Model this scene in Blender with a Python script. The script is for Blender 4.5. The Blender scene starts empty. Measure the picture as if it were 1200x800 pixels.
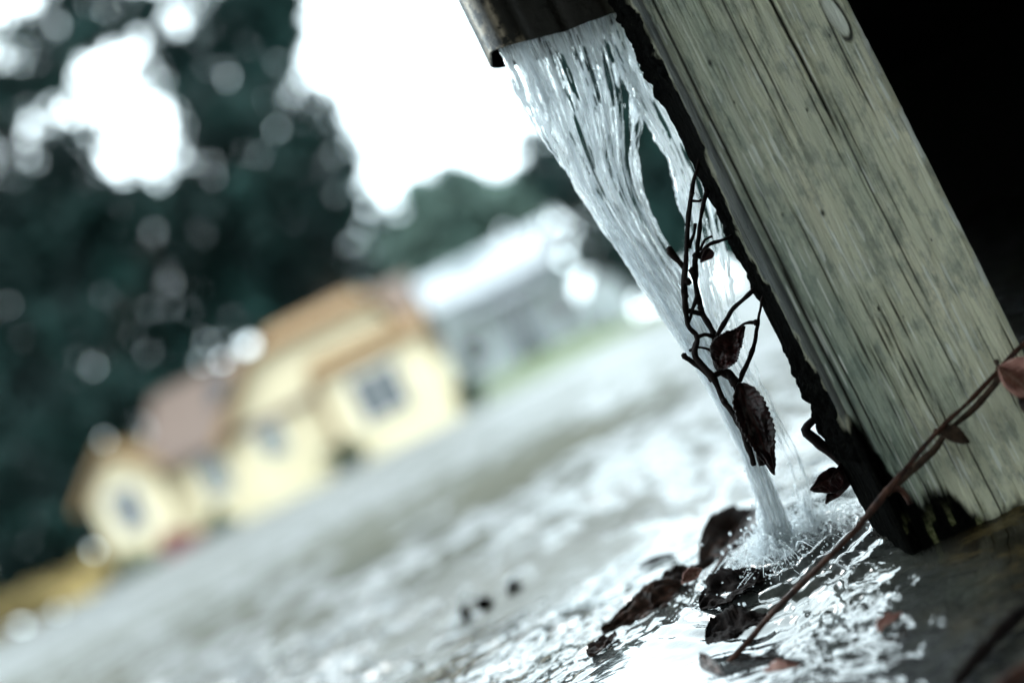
import bpy, bmesh, math, random
import numpy as np
from mathutils import Vector, Matrix

# ------------------------------------------------------------------ camera, world, light, exposure
sc = bpy.context.scene
C = sc.collection
R = math.radians
H_CAM, F_PX, ROLL, PITCH = 0.15, 1500.0, R(26.0), math.atan(50 / 1500)
CR, SR, CP, SP = math.cos(ROLL), math.sin(ROLL), math.cos(PITCH), math.sin(PITCH)
CAM = Vector((0, 0, H_CAM))
FWD = Vector((0, CP, SP)); UP0 = Vector((0, -SP, CP)); RT0 = Vector((1, 0, 0))
IR = RT0 * CR - UP0 * SR
IU = RT0 * SR + UP0 * CR
cd = bpy.data.cameras.new('camera'); cam = bpy.data.objects.new('camera', cd); C.objects.link(cam)
cam.matrix_world = Matrix(((IR.x, IU.x, -FWD.x, CAM.x), (IR.y, IU.y, -FWD.y, CAM.y), (IR.z, IU.z, -FWD.z, CAM.z), (0, 0, 0, 1)))
cd.sensor_width = 36; cd.lens = 45; cd.clip_start = 0.01; cd.clip_end = 3000
cd.dof.use_dof = True; cd.dof.focus_distance = 0.654; cd.dof.aperture_fstop = 2.6
sc.camera = cam

w = bpy.data.worlds.new("World"); sc.world = w; w.use_nodes = True
nt = w.node_tree; nt.nodes.clear()
out = nt.nodes.new('ShaderNodeOutputWorld'); bg = nt.nodes.new('ShaderNodeBackground')
sky = nt.nodes.new('ShaderNodeTexSky'); sky.sky_type = 'NISHITA'; sky.sun_disc = False
sky.sun_elevation = R(52); sky.sun_rotation = R(-20)
mx = nt.nodes.new('ShaderNodeMix'); mx.data_type = 'RGBA'; mx.inputs[0].default_value = 0.86
tc = nt.nodes.new('ShaderNodeTexCoord'); cl = nt.nodes.new('ShaderNodeTexNoise')
cl.inputs['Scale'].default_value = 2.2; cl.inputs['Detail'].default_value = 4
crp = nt.nodes.new('ShaderNodeValToRGB')
crp.color_ramp.elements[0].position = .3; crp.color_ramp.elements[0].color = (38, 46.5, 49.5, 1)
crp.color_ramp.elements[1].position = .72; crp.color_ramp.elements[1].color = (55, 64.5, 67.5, 1)
nt.links.new(tc.outputs['Generated'], cl.inputs['Vector']); nt.links.new(cl.outputs['Fac'], crp.inputs[0])
nt.links.new(sky.outputs[0], mx.inputs[6]); nt.links.new(crp.outputs[0], mx.inputs[7])
nt.links.new(mx.outputs[2], bg.inputs[0]); bg.inputs[1].default_value = 0.1
nt.links.new(bg.outputs[0], out.inputs[0])

sl = bpy.data.lights.new('sun', 'SUN'); sl.energy = 0.8; sl.angle = R(14); sl.color = (1, .96, .9)
so = bpy.data.objects.new('sun', sl); C.objects.link(so); so.rotation_euler = (R(38), 0, R(200)); so.location = (0, 0, 30)
# the sun stands ahead and a little to the left: light travels towards the camera
so.rotation_euler = Vector((-math.sin(R(-20)) * math.cos(R(52)), -math.cos(R(-20)) * math.cos(R(52)), -math.sin(R(52)))).to_track_quat('-Z', 'Y').to_euler()
sc.view_settings.view_transform = 'Standard'; sc.view_settings.look = 'None'
sc.view_settings.exposure = 0.2; sc.view_settings.gamma = 1.0; sc.view_settings.use_curve_mapping = False
sc.render.engine = 'CYCLES'
sc.cycles.use_denoising = True; sc.cycles.max_bounces = 10; sc.cycles.transmission_bounces = 8
sc.cycles.transparent_max_bounces = 24; sc.cycles.caustics_reflective = False; sc.cycles.caustics_refractive = True
sc.cycles.sample_clamp_indirect = 6

# ------------------------------------------------------------------ helpers
rnd = random.Random(7); rs = np.random.RandomState(7)

def at(px, py, d):
    u, v = px - 600, 400 - py
    return CAM + FWD * d + IR * (u / F_PX * d) + IU * (v / F_PX * d)

def X_at(X, d): return X / F_PX * d

def _hash(ix, iy, seed):
    n = (ix.astype(np.int64) * 374761393 + iy.astype(np.int64) * 668265263 + seed * 974634777) & 0x7fffffff
    n = ((n ^ (n >> 13)) * 1274126177) & 0x7fffffff
    return ((n ^ (n >> 16)) & 0xffff) / 65535.0

def vn(x, y, seed=0):
    x = np.asarray(x, float); y = np.asarray(y, float)
    x, y = np.broadcast_arrays(x, y)
    ix = np.floor(x); iy = np.floor(y); fx = x - ix; fy = y - iy
    fx = fx * fx * fx * (fx * (fx * 6 - 15) + 10); fy = fy * fy * fy * (fy * (fy * 6 - 15) + 10)
    a = _hash(ix, iy, seed); b = _hash(ix + 1, iy, seed); c = _hash(ix, iy + 1, seed); d = _hash(ix + 1, iy + 1, seed)
    return (a + (b - a) * fx) * (1 - fy) + (c + (d - c) * fx) * fy

def fbm(x, y, seed=0, o=4):
    s = 0; a = .5
    for k in range(o):
        s = s + a * (vn(x, y, seed + k * 17) - .5) * 2; x = np.asarray(x) * 2.03 + 3.1; y = np.asarray(y) * 2.03 + 1.7; a *= .5
    return s

def ss(a, b, x):
    t = np.clip((np.asarray(x, float) - a) / (b - a), 0, 1); return t * t * (3 - 2 * t)

def link(name, me, mat, parent=None, smooth=False):
    if isinstance(mat, (list, tuple)):
        for m in mat: me.materials.append(m)
    elif mat: me.materials.append(mat)
    if smooth: me.polygons.foreach_set('use_smooth', np.ones(len(me.polygons), bool))
    o = bpy.data.objects.new(name, me); C.objects.link(o)
    if parent: o.parent = parent
    return o

def npmesh(name, V, F, mat, parent=None, smooth=True, attrs=None):
    """V (n,3), F (m,4) or (m,3) arrays"""
    me = bpy.data.meshes.new(name); V = np.asarray(V, np.float32); F = np.asarray(F, np.int32)
    k = F.shape[1]
    me.vertices.add(len(V)); me.vertices.foreach_set('co', V.ravel())
    me.loops.add(F.size); me.loops.foreach_set('vertex_index', F.ravel())
    me.polygons.add(len(F)); me.polygons.foreach_set('loop_start', np.arange(0, F.size, k, dtype=np.int32))
    me.update(calc_edges=True)
    for n, a in (attrs or {}).items():
        at_ = me.attributes.new(n, 'FLOAT', 'POINT'); at_.data.foreach_set('value', np.asarray(a, np.float32).ravel())
    me.validate()
    return link(name, me, mat, parent, smooth)

def gridfaces(r, c, wrap=False):
    i = np.arange(r - 1)[:, None]; j = np.arange(c if wrap else c - 1)[None, :]
    j2 = (j + 1) % c
    return np.stack([i * c + j, i * c + j2, (i + 1) * c + j2, (i + 1) * c + j], -1).reshape(-1, 4)

class MB:
    """collects simple solids into one mesh"""
    def __init__(s): s.bm = bmesh.new()
    def box(s, x0, x1, y0, y1, z0, z1):
        vs = [s.bm.verts.new((x, y, z)) for z in (z0, z1) for y in (y0, y1) for x in (x0, x1)]
        for f in ((0, 2, 3, 1), (4, 5, 7, 6), (0, 1, 5, 4), (2, 6, 7, 3), (0, 4, 6, 2), (1, 3, 7, 5)):
            s.bm.faces.new([vs[i] for i in f])
        return s
    def prism(s, pts, y0, y1):
        """pts (x,z) outline extruded along y"""
        a = [s.bm.verts.new((x, y0, z)) for x, z in pts]; b = [s.bm.verts.new((x, y1, z)) for x, z in pts]
        s.bm.faces.new(a); s.bm.faces.new(b[::-1]); n = len(pts)
        for i in range(n): s.bm.faces.new([a[i], b[i], b[(i + 1) % n], a[(i + 1) % n]])
        return s
    def prismx(s, pts, x0, x1):
        a = [s.bm.verts.new((x0, y, z)) for y, z in pts]; b = [s.bm.verts.new((x1, y, z)) for y, z in pts]
        s.bm.faces.new(a); s.bm.faces.new(b[::-1]); n = len(pts)
        for i in range(n): s.bm.faces.new([a[i], b[i], b[(i + 1) % n], a[(i + 1) % n]])
        return s
    def build(s, name, mat, parent=None, bevel=0, smooth=False):
        bmesh.ops.recalc_face_normals(s.bm, faces=s.bm.faces[:])
        me = bpy.data.meshes.new(name); s.bm.to_mesh(me); s.bm.free()
        o = link(name, me, mat, parent, smooth)
        if bevel:
            m = o.modifiers.new('bevel', 'BEVEL'); m.width = bevel; m.segments = 2
        return o

def tube(pts, rad, n=8, knob=0.0, seed=0, res=None):
    """returns V,F of a tapered tube along pts (list of Vector); rad list or number"""
    P = [Vector(p) for p in pts]; m = len(P)
    rr = list(rad) if isinstance(rad, (list, tuple)) else [rad] * m
    if len(rr) != m: rr = list(np.interp(np.linspace(0, 1, m), np.linspace(0, 1, len(rr)), rr))
    if res:                                   # Catmull-Rom resample
        Q, q = [], []
        for i in range(m - 1):
            p0 = P[max(i - 1, 0)]; p1 = P[i]; p2 = P[i + 1]; p3 = P[min(i + 2, m - 1)]
            k = max(2, int((p2 - p1).length / res))
            for j in range(k):
                t = j / k
                Q.append(.5 * ((2 * p1) + (p2 - p0) * t + (2 * p0 - 5 * p1 + 4 * p2 - p3) * t * t + (3 * p1 - p0 - 3 * p2 + p3) * t ** 3))
                q.append(rr[i] + (rr[i + 1] - rr[i]) * t)
        Q.append(P[-1]); q.append(rr[-1]); P, rr, m = Q, q, len(Q)
    V, F = [], []
    T0 = (P[1] - P[0]).normalized(); N = T0.orthogonal().normalized()
    for i in range(m):
        T = (P[min(i + 1, m - 1)] - P[max(i - 1, 0)]).normalized()
        N = (N - T * N.dot(T)).normalized(); B = T.cross(N)
        for j in range(n):
            a = 2 * math.pi * j / n
            r = rr[i]
            if knob: r *= 1 + knob * (float(vn(i * .45 + seed * 7.3, j * .8, seed)) - .4)
            V.append(P[i] + (N * math.cos(a) + B * math.sin(a)) * r)
    for i in range(m - 1):
        for j in range(n):
            F.append((i * n + j, i * n + (j + 1) % n, (i + 1) * n + (j + 1) % n, (i + 1) * n + j))
    c0, c1 = len(V), len(V) + 1
    V.append(P[0]); V.append(P[-1])
    for j in range(n):
        F.append((c0, (j + 1) % n, j, c0)); F.append((c1, (m - 1) * n + j, (m - 1) * n + (j + 1) % n, c1))
    return V, F

def tubes(name, specs, mat, parent=None, **kw):
    me = bpy.data.meshes.new(name); V, F = [], []
    for k, (pts, rad) in enumerate(specs):
        v, f = tube(pts, rad, seed=k + kw.get('seed', 0), n=kw.get('n', 8), knob=kw.get('knob', 0), res=kw.get('res'))
        b = len(V); V += [tuple(p) for p in v]
        for q in f:
            q = list(dict.fromkeys(q)); F.append([i + b for i in q])
    me.from_pydata(V, [], F); me.update()
    return link(name, me, mat, parent, True)

def tag(o, label=None, cat=None, group=None, kind=None):
    if label: o['label'] = label
    if cat: o['category'] = cat
    if group: o['group'] = group
    if kind: o['kind'] = kind
    return o

def thing(name, label, cat, loc=(0, 0, 0), group=None):
    o = bpy.data.objects.new(name, None); C.objects.link(o); o.location = loc; o.empty_display_size = .1
    return tag(o, label, cat, group)

def adopt(o, root):
    """parent keeping the world place (root is unrotated)"""
    o.parent = root; o.matrix_parent_inverse = Matrix.Translation(-root.location); return o

# ------------------------------------------------------------------ materials
class NT:
    def __init__(s, name):
        s.m = bpy.data.materials.new(name); s.m.use_nodes = True; s.t = s.m.node_tree
        s.b = s.t.nodes['Principled BSDF']; s.o = s.t.nodes['Material Output']
    def n(s, typ, **kw):
        x = s.t.nodes.new(typ)
        for k, v in kw.items():
            if k in x.inputs: x.inputs[k].default_value = v
            else: setattr(x, k, v)
        return x
    def l(s, a, b): s.t.links.new(a, b)
    def coords(s, scale=(1, 1, 1), rot=(0, 0, 0), which='Object'):
        tc = s.n('ShaderNodeTexCoord'); mp = s.n('ShaderNodeMapping'); mp.inputs['Scale'].default_value = scale
        mp.inputs['Rotation'].default_value = rot
        s.l(tc.outputs[which], mp.inputs['Vector']); return mp.outputs[0]
    def noise(s, vec, scale, detail=4, rough=.55, dist=0):
        x = s.n('ShaderNodeTexNoise', Scale=scale, Detail=detail, Roughness=rough, Distortion=dist); s.l(vec, x.inputs['Vector']); return x.outputs['Fac']
    def ramp(s, fac, stops):
        x = s.n('ShaderNodeValToRGB'); e = x.color_ramp.elements
        while len(e) < len(stops): e.new(.5)
        for q, (p, c) in zip(e, stops):
            q.position = p; q.color = (*c, 1) if len(c) == 3 else c
        s.l(fac, x.inputs[0]); return x.outputs[0]
    def mix(s, fac, a, b, mode='MIX'):
        x = s.n('ShaderNodeMix', data_type='RGBA', blend_type=mode)
        for sock, v in ((x.inputs[0], fac), (x.inputs[6], a), (x.inputs[7], b)):
            if hasattr(v, 'is_linked'): s.l(v, sock)
            elif isinstance(v, (int, float)): sock.default_value = v
            else: sock.default_value = (*v, 1)
        return x.outputs[2]
    def math(s, op, a, b=0.0):
        x = s.n('ShaderNodeMath', operation=op)
        for sock, v in zip(x.inputs, (a, b)):
            if hasattr(v, 'is_linked'): s.l(v, sock)
            else: sock.default_value = v
        return x.outputs[0]
    def attr(s, name): return s.n('ShaderNodeAttribute', attribute_name=name).outputs['Fac']
    def bump(s, h, dist=.001, strength=1.0, prev=None):
        x = s.n('ShaderNodeBump'); x.inputs['Strength'].default_value = strength; x.inputs['Distance'].default_value = dist
        s.l(h, x.inputs['Height'])
        if prev is not None: s.l(prev, x.inputs['Normal'])
        return x.outputs[0]
    def set(s, **kw):
        for k, v in kw.items():
            k = k.replace('_', ' ')
            if hasattr(v, 'is_linked'): s.l(v, s.b.inputs[k])
            elif isinstance(v, (tuple, list)) and len(v) == 3: s.b.inputs[k].default_value = (*v, 1)
            else: s.b.inputs[k].default_value = v
        return s

def mottled(name, c1, c2, scale=3, rough=.8, bump=0, bscale=None, **kw):
    m = NT(name); v = m.coords(); f = m.noise(v, scale, 5)
    m.set(Base_Color=m.ramp(f, [(.3, c1), (.7, c2)]), Roughness=rough, **kw)
    if bump: m.set(Normal=m.bump(m.noise(v, bscale or scale * 6, 5), bump))
    return m.m

# ---- weathered painted post
m = NT('painted_post'); v = m.coords()
gr = m.coords((1, 1, .035))
g1 = m.noise(gr, 800, 6, .6); g2 = m.noise(gr, 2600, 4, .6); big = m.noise(m.coords((1, 1, .3)), 38, 5)
col = m.ramp(big, [(.3, (.46, .475, .345)), (.52, (.60, .58, .415)), (.75, (.69, .635, .455))])
bl = m.noise(m.coords((1, 1, .4)), 170, 5, .65); bl2 = m.noise(m.coords((1, 1, .13)), 330, 5, .6)
col = m.mix(m.ramp(bl, [(.36, (.75, .75, .75)), (.52, (0, 0, 0))]), col, (.205, .22, .17))
col = m.mix(m.ramp(bl2, [(.54, (0, 0, 0)), (.72, (.6, .6, .6))]), col, (.62, .59, .47))
col = m.mix(m.attr('teal_tint'), col, (.115, .175, .145))
col = m.mix(m.ramp(g1, [(.26, (.5, .5, .5)), (.36, (0, 0, 0))]), col, (.13, .14, .11))
col = m.mix(m.ramp(g1, [(.64, (0, 0, 0)), (.74, (.4, .4, .4))]), col, (.42, .42, .36))
pit = m.noise(m.coords((1, 1, .3)), 300, 2, .4)
col = m.mix(m.ramp(pit, [(.76, (0, 0, 0)), (.79, (.9, .9, .9))]), col, (.045, .045, .035))
col = m.mix(m.attr('chip_glint'), col, (.78, .78, .70))
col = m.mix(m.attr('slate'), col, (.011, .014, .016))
col = m.mix(m.attr('groove'), col, (.03, .03, .024))
st = m.attr('stain'); moss = m.noise(v, 500, 5)
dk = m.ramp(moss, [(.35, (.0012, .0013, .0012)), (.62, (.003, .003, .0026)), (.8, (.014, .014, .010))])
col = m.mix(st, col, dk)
col = m.mix(m.attr('moss'), col, m.ramp(moss, [(.35, (.10, .11, .045)), (.65, (.30, .30, .15))]))
rg = m.mix(st, (.5, .5, .5), (.85, .85, .85))
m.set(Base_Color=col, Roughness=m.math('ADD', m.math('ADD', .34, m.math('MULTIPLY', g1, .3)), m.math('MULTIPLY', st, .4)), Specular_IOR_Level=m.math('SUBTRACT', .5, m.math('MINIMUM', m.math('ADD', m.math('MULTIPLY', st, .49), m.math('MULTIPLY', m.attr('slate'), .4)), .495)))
hsum = m.math('ADD', m.math('ADD', m.math('MULTIPLY', g1, 1.0), m.math('MULTIPLY', g2, .4)), m.math('MULTIPLY', bl2, 1.6))
m.set(Normal=m.bump(m.math('ADD', hsum, m.math('MULTIPLY', m.ramp(pit, [(.76, (0, 0, 0)), (.80, (1, 1, 1))]), -1.2)), .0019, 1.0))
M_POST = m.m

# ---- brown painted metal of the pipe
m = NT('brown_metal'); v = m.coords(); f = m.noise(m.coords((1, 1, .3)), 60, 5); ch = m.noise(v, 130, 5, .6)
edge = m.attr('worn')
col = m.ramp(f, [(.3, (.004, .003, .0024)), (.7, (.009, .0065, .0048))])
col = m.mix(m.math('MULTIPLY', edge, m.ramp(ch, [(.42, (0, 0, 0)), (.56, (1, 1, 1))])), col, (.36, .29, .21))
m.set(Base_Color=col, Roughness=m.math('ADD', .22, m.math('MULTIPLY', ch, .25)), Metallic=.0, Specular_IOR_Level=.3)
m.set(Normal=m.bump(m.noise(v, 260, 4), .0004)); M_PIPE = m.m

# ---- falling water
def water_mat(name, lo, hi, white=(.78, .82, .85), rough=.06):
    m = NT(name); m.set(Base_Color=(.96, .985, .99), Roughness=rough, IOR=1.33, Transmission_Weight=1.0)
    aer = m.attr('aer')
    df = m.n('ShaderNodeBsdfDiffuse'); df.inputs[0].default_value = (*white, 1)
    tl = m.n('ShaderNodeBsdfTranslucent'); tl.inputs[0].default_value = (*white, 1)
    a = m.n('ShaderNodeMixShader'); a.inputs[0].default_value = .72; m.l(df.outputs[0], a.inputs[1]); m.l(tl.outputs[0], a.inputs[2])
    b = m.n('ShaderNodeMixShader')
    fac = m.math('ADD', lo, m.math('MULTIPLY', aer, hi - lo)); m.l(fac, b.inputs[0])
    m.l(m.b.outputs[0], b.inputs[1]); m.l(a.outputs[0], b.inputs[2]); m.l(b.outputs[0], m.o.inputs['Surface'])
    return m.m
M_WATER = water_mat('falling_water', .26, 1.0, (.88, .91, .93))
M_FOAM = water_mat('splash_water', .6, 1.0, (.88, .91, .93))

# ---- flooded street
m = NT('flooded_street'); v = m.coords()
n1 = m.noise(m.coords((.55, 1, 1), (0, 0, .5)), 75, 7, .68); n2 = m.noise(v, 9, 5, .55); n3 = m.noise(v, 1.6, 4)
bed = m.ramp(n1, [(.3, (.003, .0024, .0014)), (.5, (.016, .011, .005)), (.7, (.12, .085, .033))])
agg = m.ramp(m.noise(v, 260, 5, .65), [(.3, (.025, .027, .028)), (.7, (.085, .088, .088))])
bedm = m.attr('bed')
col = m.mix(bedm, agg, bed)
col = m.mix(m.ramp(n2, [(.5, (0, 0, 0)), (.68, (.5, .5, .5))]), col, (.05, .052, .036))
dry = m.attr('dry')
col = m.mix(dry, col, m.mix(n3, (.028, .036, .030), (.09, .078, .05)))
far = m.attr('far')
rgh = m.math('ADD', m.math('ADD', .035, m.math('MULTIPLY', far, .36)), m.math('MULTIPLY', dry, .4))
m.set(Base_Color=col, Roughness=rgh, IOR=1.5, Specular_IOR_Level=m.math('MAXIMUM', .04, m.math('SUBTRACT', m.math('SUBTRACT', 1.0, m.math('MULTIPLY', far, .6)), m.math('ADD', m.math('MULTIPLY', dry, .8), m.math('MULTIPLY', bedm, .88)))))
bn = m.bump(m.math('MULTIPLY', m.noise(m.coords((.7, 1, 1)), 130, 3, .5), m.math('SUBTRACT', m.math('ADD', .13, m.math('MULTIPLY', m.attr('chop'), .87)), m.math('MULTIPLY', bedm, .02))), .0034, .6)
m.set(Normal=bn); M_STREET = m.m

M_BARK = mottled('bark', (.020, .013, .009), (.075, .045, .03), 300, .65, .0006, 900, Specular_IOR_Level=.15)
M_STEM = mottled('reddish_stem', (.010, .004, .003), (.075, .030, .018), 160, .6, .0008, 700, Specular_IOR_Level=.15)
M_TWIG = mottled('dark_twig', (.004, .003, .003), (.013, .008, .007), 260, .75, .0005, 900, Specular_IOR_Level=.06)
def leafmat(name, c1, c2, c3, rough=.4):
    m = NT(name); v = m.coords(); f = m.noise(v, 160, 5)
    col = m.ramp(f, [(.3, c1), (.55, c2), (.78, c3)])
    col = m.mix(m.attr('vein'), col, c3)
    m.set(Base_Color=col, Roughness=rough, Specular_IOR_Level=.3, Normal=m.bump(m.noise(v, 600, 4), .0005))
    return m.m
M_REDLEAF = leafmat('dark_red_leaf', (.004, .0018, .0018), (.014, .0035, .0032), (.045, .009, .008))
M_BROWNLEAF = leafmat('rotten_leaf', (.010, .006, .005), (.035, .018, .013), (.15, .075, .055), .35)
M_PINKLEAF = leafmat('withered_leaf', (.12, .045, .035), (.32, .15, .12), (.55, .36, .3), .45)

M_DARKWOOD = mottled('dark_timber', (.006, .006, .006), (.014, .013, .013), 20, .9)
M_SHADEWALL = mottled('shade_wall_boards', (.34, .33, .28), (.44, .43, .37), 3, .7)  # for the added wall behind the camera
M_LAWN = mottled('lawn', (.05, .07, .026), (.11, .135, .06), .6, .9, .02, 30)
M_KERB = mottled('kerb_concrete', (.2, .2, .19), (.32, .31, .29), 2, .8)
M_ROAD = mottled('asphalt', (.03, .031, .033), (.06, .06, .06), 3, .3)
M_YWALL = mottled('cream_render', (.44, .365, .24), (.52, .435, .295), .7, .8)
M_OCHRE = mottled('ochre_wood', (.10, .055, .016), (.17, .095, .032), 1.5, .7)
M_BROOF = mottled('brown_shingles', (.062, .036, .027), (.11, .07, .052), 2.5, .75)
M_GROOF = mottled('gold_shingles', (.105, .055, .018), (.185, .10, .036), 2.5, .75)
M_WHITE = mottled('white_boards', (.42, .45, .47), (.50, .53, .55), 1, .7)
M_GREYROOF = mottled('grey_shingles', (.27, .28, .30), (.36, .37, .39), 1.5, .7)
M_FRAME = mottled('window_frame', (.38, .36, .34), (.45, .43, .4), 3, .5)
m = NT('window_glass'); m.set(Base_Color=(.02, .035, .04), Roughness=.05, Specular_IOR_Level=.6); M_GLASS = m.m
m = NT('curtained_glass'); m.set(Base_Color=(.03, .037, .045), Roughness=.2, Specular_IOR_Level=.3); M_PALEGLASS = m.m
M_TRUNK = mottled('tree_bark', (.02, .016, .012), (.05, .04, .03), 3, .9)
def foliage(name, a, b):
    m = NT(name); f = m.noise(m.coords(), .45, 3); m.set(Base_Color=m.ramp(f, [(.38, a), (.55, b), (.72, tuple(q * 2.6 for q in b))]), Roughness=.7, Specular_IOR_Level=.15); return m.m
M_DARKLEAF = foliage('dark_foliage', (.002, .007, .0068), (.0055, .019, .0165))
M_TEALLEAF = foliage('blue_green_foliage', (.004, .014, .0135), (.0095, .029, .026))
M_MIDLEAF = foliage('mid_foliage', (.010, .024, .014), (.022, .045, .02))
M_HAZELEAF = foliage('hazed_foliage', (.04, .07, .06), (.08, .115, .10))  # distance haze put into the leaf colour
M_HEDGE = foliage('shrub_foliage', (.010, .022, .012), (.025, .04, .02))
M_FLOWER = foliage('red_shrub', (.09, .012, .02), (.16, .03, .035))
M_OCHLEAF = foliage('ochre_foliage', (.17, .125, .05), (.25, .185, .08))

# ------------------------------------------------------------------ ground
def terrain(x, y):
    x = np.asarray(x, float); y = np.asarray(y, float)
    return -.030 * ss(.72, .46, y) * ss(-.10, .20, x) - .02 * ss(.6, .35, y) + .0075 * np.exp(-(((x - .085) / .10) ** 2 + ((y - .70) / .10) ** 2))

LAND = at(912, 648, .70)                      # where the main stream lands
LAND2 = at(948, 606, .71)
def ripples(x, y):
    """height of the moving water film"""
    near = ss(4.5, .62, y)
    wx = x + .012 * fbm(x * 22, y * 22, 5, 2); wy = y + .012 * fbm(x * 22, y * 22, 9, 2)
    act = .25 + 1.1 * ss(.30, .68, vn(x * 11 + 3, y * 8, 77))
    h = .0013 * fbm(wx * 34, wy * 46, 11, 2) + .0017 * fbm(wx * 62 - wy * 22, wy * 84 + wx * 18, 23, 2) * act
    h = h + .0006 * fbm(wx * 150, wy * 190, 29, 2) * act ** 2
    h = h * (.25 + .75 * near) * (1 + .7 * ss(.62, .95, y)) + .0055 * fbm(wx * 13, wy * 7, 15, 3) * ss(.75, 1.1, y) + .012 * fbm(wx * 5, wy * 2.4, 16, 3) * ss(1.5, 2.5, y)
    r = np.sqrt((x - LAND.x) ** 2 + (y - LAND.y) ** 2)
    h = h + .0022 * np.sin(r * 430 + 2.2 * fbm(x * 25, y * 25, 31, 2)) * np.exp(-((r - .03) / .04) ** 2)
    h = h + .004 * fbm(x * 90, y * 90, 41, 3) * np.exp(-(r / .05) ** 2)
    h = h - .010 * np.exp(-(((x - LAND.x + .03) / .045) ** 2 + ((y - LAND.y + .085) / .05) ** 2))
    h = h * (.68 + .32 * ss(.50, .63, y))
    calm = ss(.12, .17, x) * ss(.72, .60, y)
    return h * (1 - .8 * calm)

nc, nr = 860, 980
tq = np.linspace(-1, 1, nc); ta = np.sign(tq) * (np.abs(tq) * .62 + np.abs(tq) ** 4 * .9)
dd = np.concatenate([np.geomspace(.32, 2.4, 760), np.geomspace(2.4, 300, 221)[1:]])
Y = np.repeat(dd[:, None], nc, 1); Xg = Y * ta[None, :]
Z = terrain(Xg, Y)
fade = ss(11, 3.0, Y)
Z = Z + ripples(Xg, Y) * fade
bed = ss(.10, .16, Xg + .02 * fbm(Xg * 20, Y * 20, 3)) * ss(.80, .62, Y)  # brown mossy bottom, darkened and dulled to stand for the post's reflection
dn_ = .60 * vn(Xg * 2.6 + 1.3, Y * 1.1 + 4.1, 66) + .40 * vn(Xg * 7.1 + 5, Y * 3.2 + 2.2, 61) + .24 * fbm(Xg * 24, Y * 9, 62, 4) - .22 * ss(-.02, .22, Xg / Y)
dry = np.maximum(ss(.53, .69, dn_) * ss(.85, 1.0, Y) * ss(5.5, 2.8, Y), .42 * ss(.40, .7, dn_) * ss(2.2, 3.2, Y) * ss(30, 9, Y))
grit = np.maximum(ss(.66, .76, vn(Xg * 58 + 3, Y * 26, 95)) * ss(5, 1.6, Y), ss(.60, .74, .75 * vn(Xg * 21 + 7, Y * 8.5, 96) + .35 * vn(Xg * 60, Y * 30, 97)) * ss(9, 3, Y)) * ss(.78, .98, Y) * ss(.30, .62, vn(Xg * 4 + 2, Y * 2.5, 98) + .25)
dry = np.maximum(dry * .9, .8 * grit)
npmesh('wet_street', np.stack([Xg, Y, Z], -1).reshape(-1, 3), gridfaces(nr, nc), M_STREET,
       attrs={'bed': bed, 'dry': dry, 'far': ss(.75, 2.2, Y), 'chop': ss(.66, 1.25, Y)})
tag(bpy.data.objects['wet_street'], kind='structure')
g = MB(); g.box(-600, 600, -200, 900, -.4, -.075); tag(g.build('ground', M_ROAD), kind='structure')

def lawn_z(x, y):
    z = .05 + .45 * ss(-6, -1, x) * ss(6.5, 2.5, x) * ss(38, 46, y) + .55 * ss(44, 58, y) * ss(-7, -3, x) * ss(10, 5, x)
    return z + .04 * fbm(x * .5, y * .5, 3, 3)
lx = np.linspace(-45, 45, 180); ly = np.linspace(37.2, 120, 120)
LX, LY = np.meshgrid(lx, ly); LZ = lawn_z(LX, LY)
LZ[0, :] = -.05
tag(npmesh('lawn', np.stack([LX, LY, LZ], -1).reshape(-1, 3), gridfaces(120, 180), M_LAWN), kind='structure')
tag(MB().box(-60, 60, 36.9, 37.18, -.07, .10).build('kerb', M_KERB, bevel=.02), kind='structure')
tag(MB().box(-26, -16.5, 37.3, 60, -.05, .115).build('driveway', M_KERB), kind='structure')

# ------------------------------------------------------------------ houses
PX = 40 / 1500
def hx(X): return X * PX
def hz(Zp): return (Zp + 50) * PX + .15

def window(parent, x, z, wd, ht, y, glass, label=None, mull=1):
    f = MB(); t = .09
    f.box(x - wd / 2 - t, x - wd / 2, y - .1, y + .05, z - ht / 2 - t, z + ht / 2 + t)
    f.box(x + wd / 2, x + wd / 2 + t, y - .1, y + .05, z - ht / 2 - t, z + ht / 2 + t)
    f.box(x - wd / 2, x + wd / 2, y - .1, y + .05, z + ht / 2, z + ht / 2 + t)
    f.box(x - wd / 2, x + wd / 2, y - .12, y + .05, z - ht / 2 - t, z - ht / 2)
    for k in range(mull):
        xm = x - wd / 2 + wd * (k + 1) / (mull + 1); f.box(xm - .03, xm + .03, y - .08, y + .02, z - ht / 2, z + ht / 2)
    fo = f.build('window', M_FRAME, parent)
    if label: fo['label'] = label
    MB().box(x - wd / 2, x + wd / 2, y - .03, y + .03, z - ht / 2, z + ht / 2).build('pane', glass, fo)

H = thing('bungalow', 'cream bungalow with front gable and ochre trim across the wet street', 'house')
ww = MB(); ww.box(-12.0, -2.5, 40.3, 49, 0, 2.75)
ww.prism([(-9.3, 0), (-2.75, 0), (-2.75, 2.75), (-3.5, 4.5), (-7.75, 4.5), (-9.3, 2.8)], 40, 44.9)
ww.build('wall', M_YWALL, H)
lw = MB(); lw.prism([(-13.9, 0), (-11.7, 0), (-11.7, 2.75), (-12.8, 3.75), (-13.9, 2.75)], 39.4, 43)
o = lw.build('wing_wall', M_YWALL, H); o['label'] = 'gabled end wing of the bungalow'
bw = MB(); bw.box(-5.85, -2.4, 38.7, 39.99, 0, 2.95); bw.build('bay_wall', M_YWALL, H)
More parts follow.
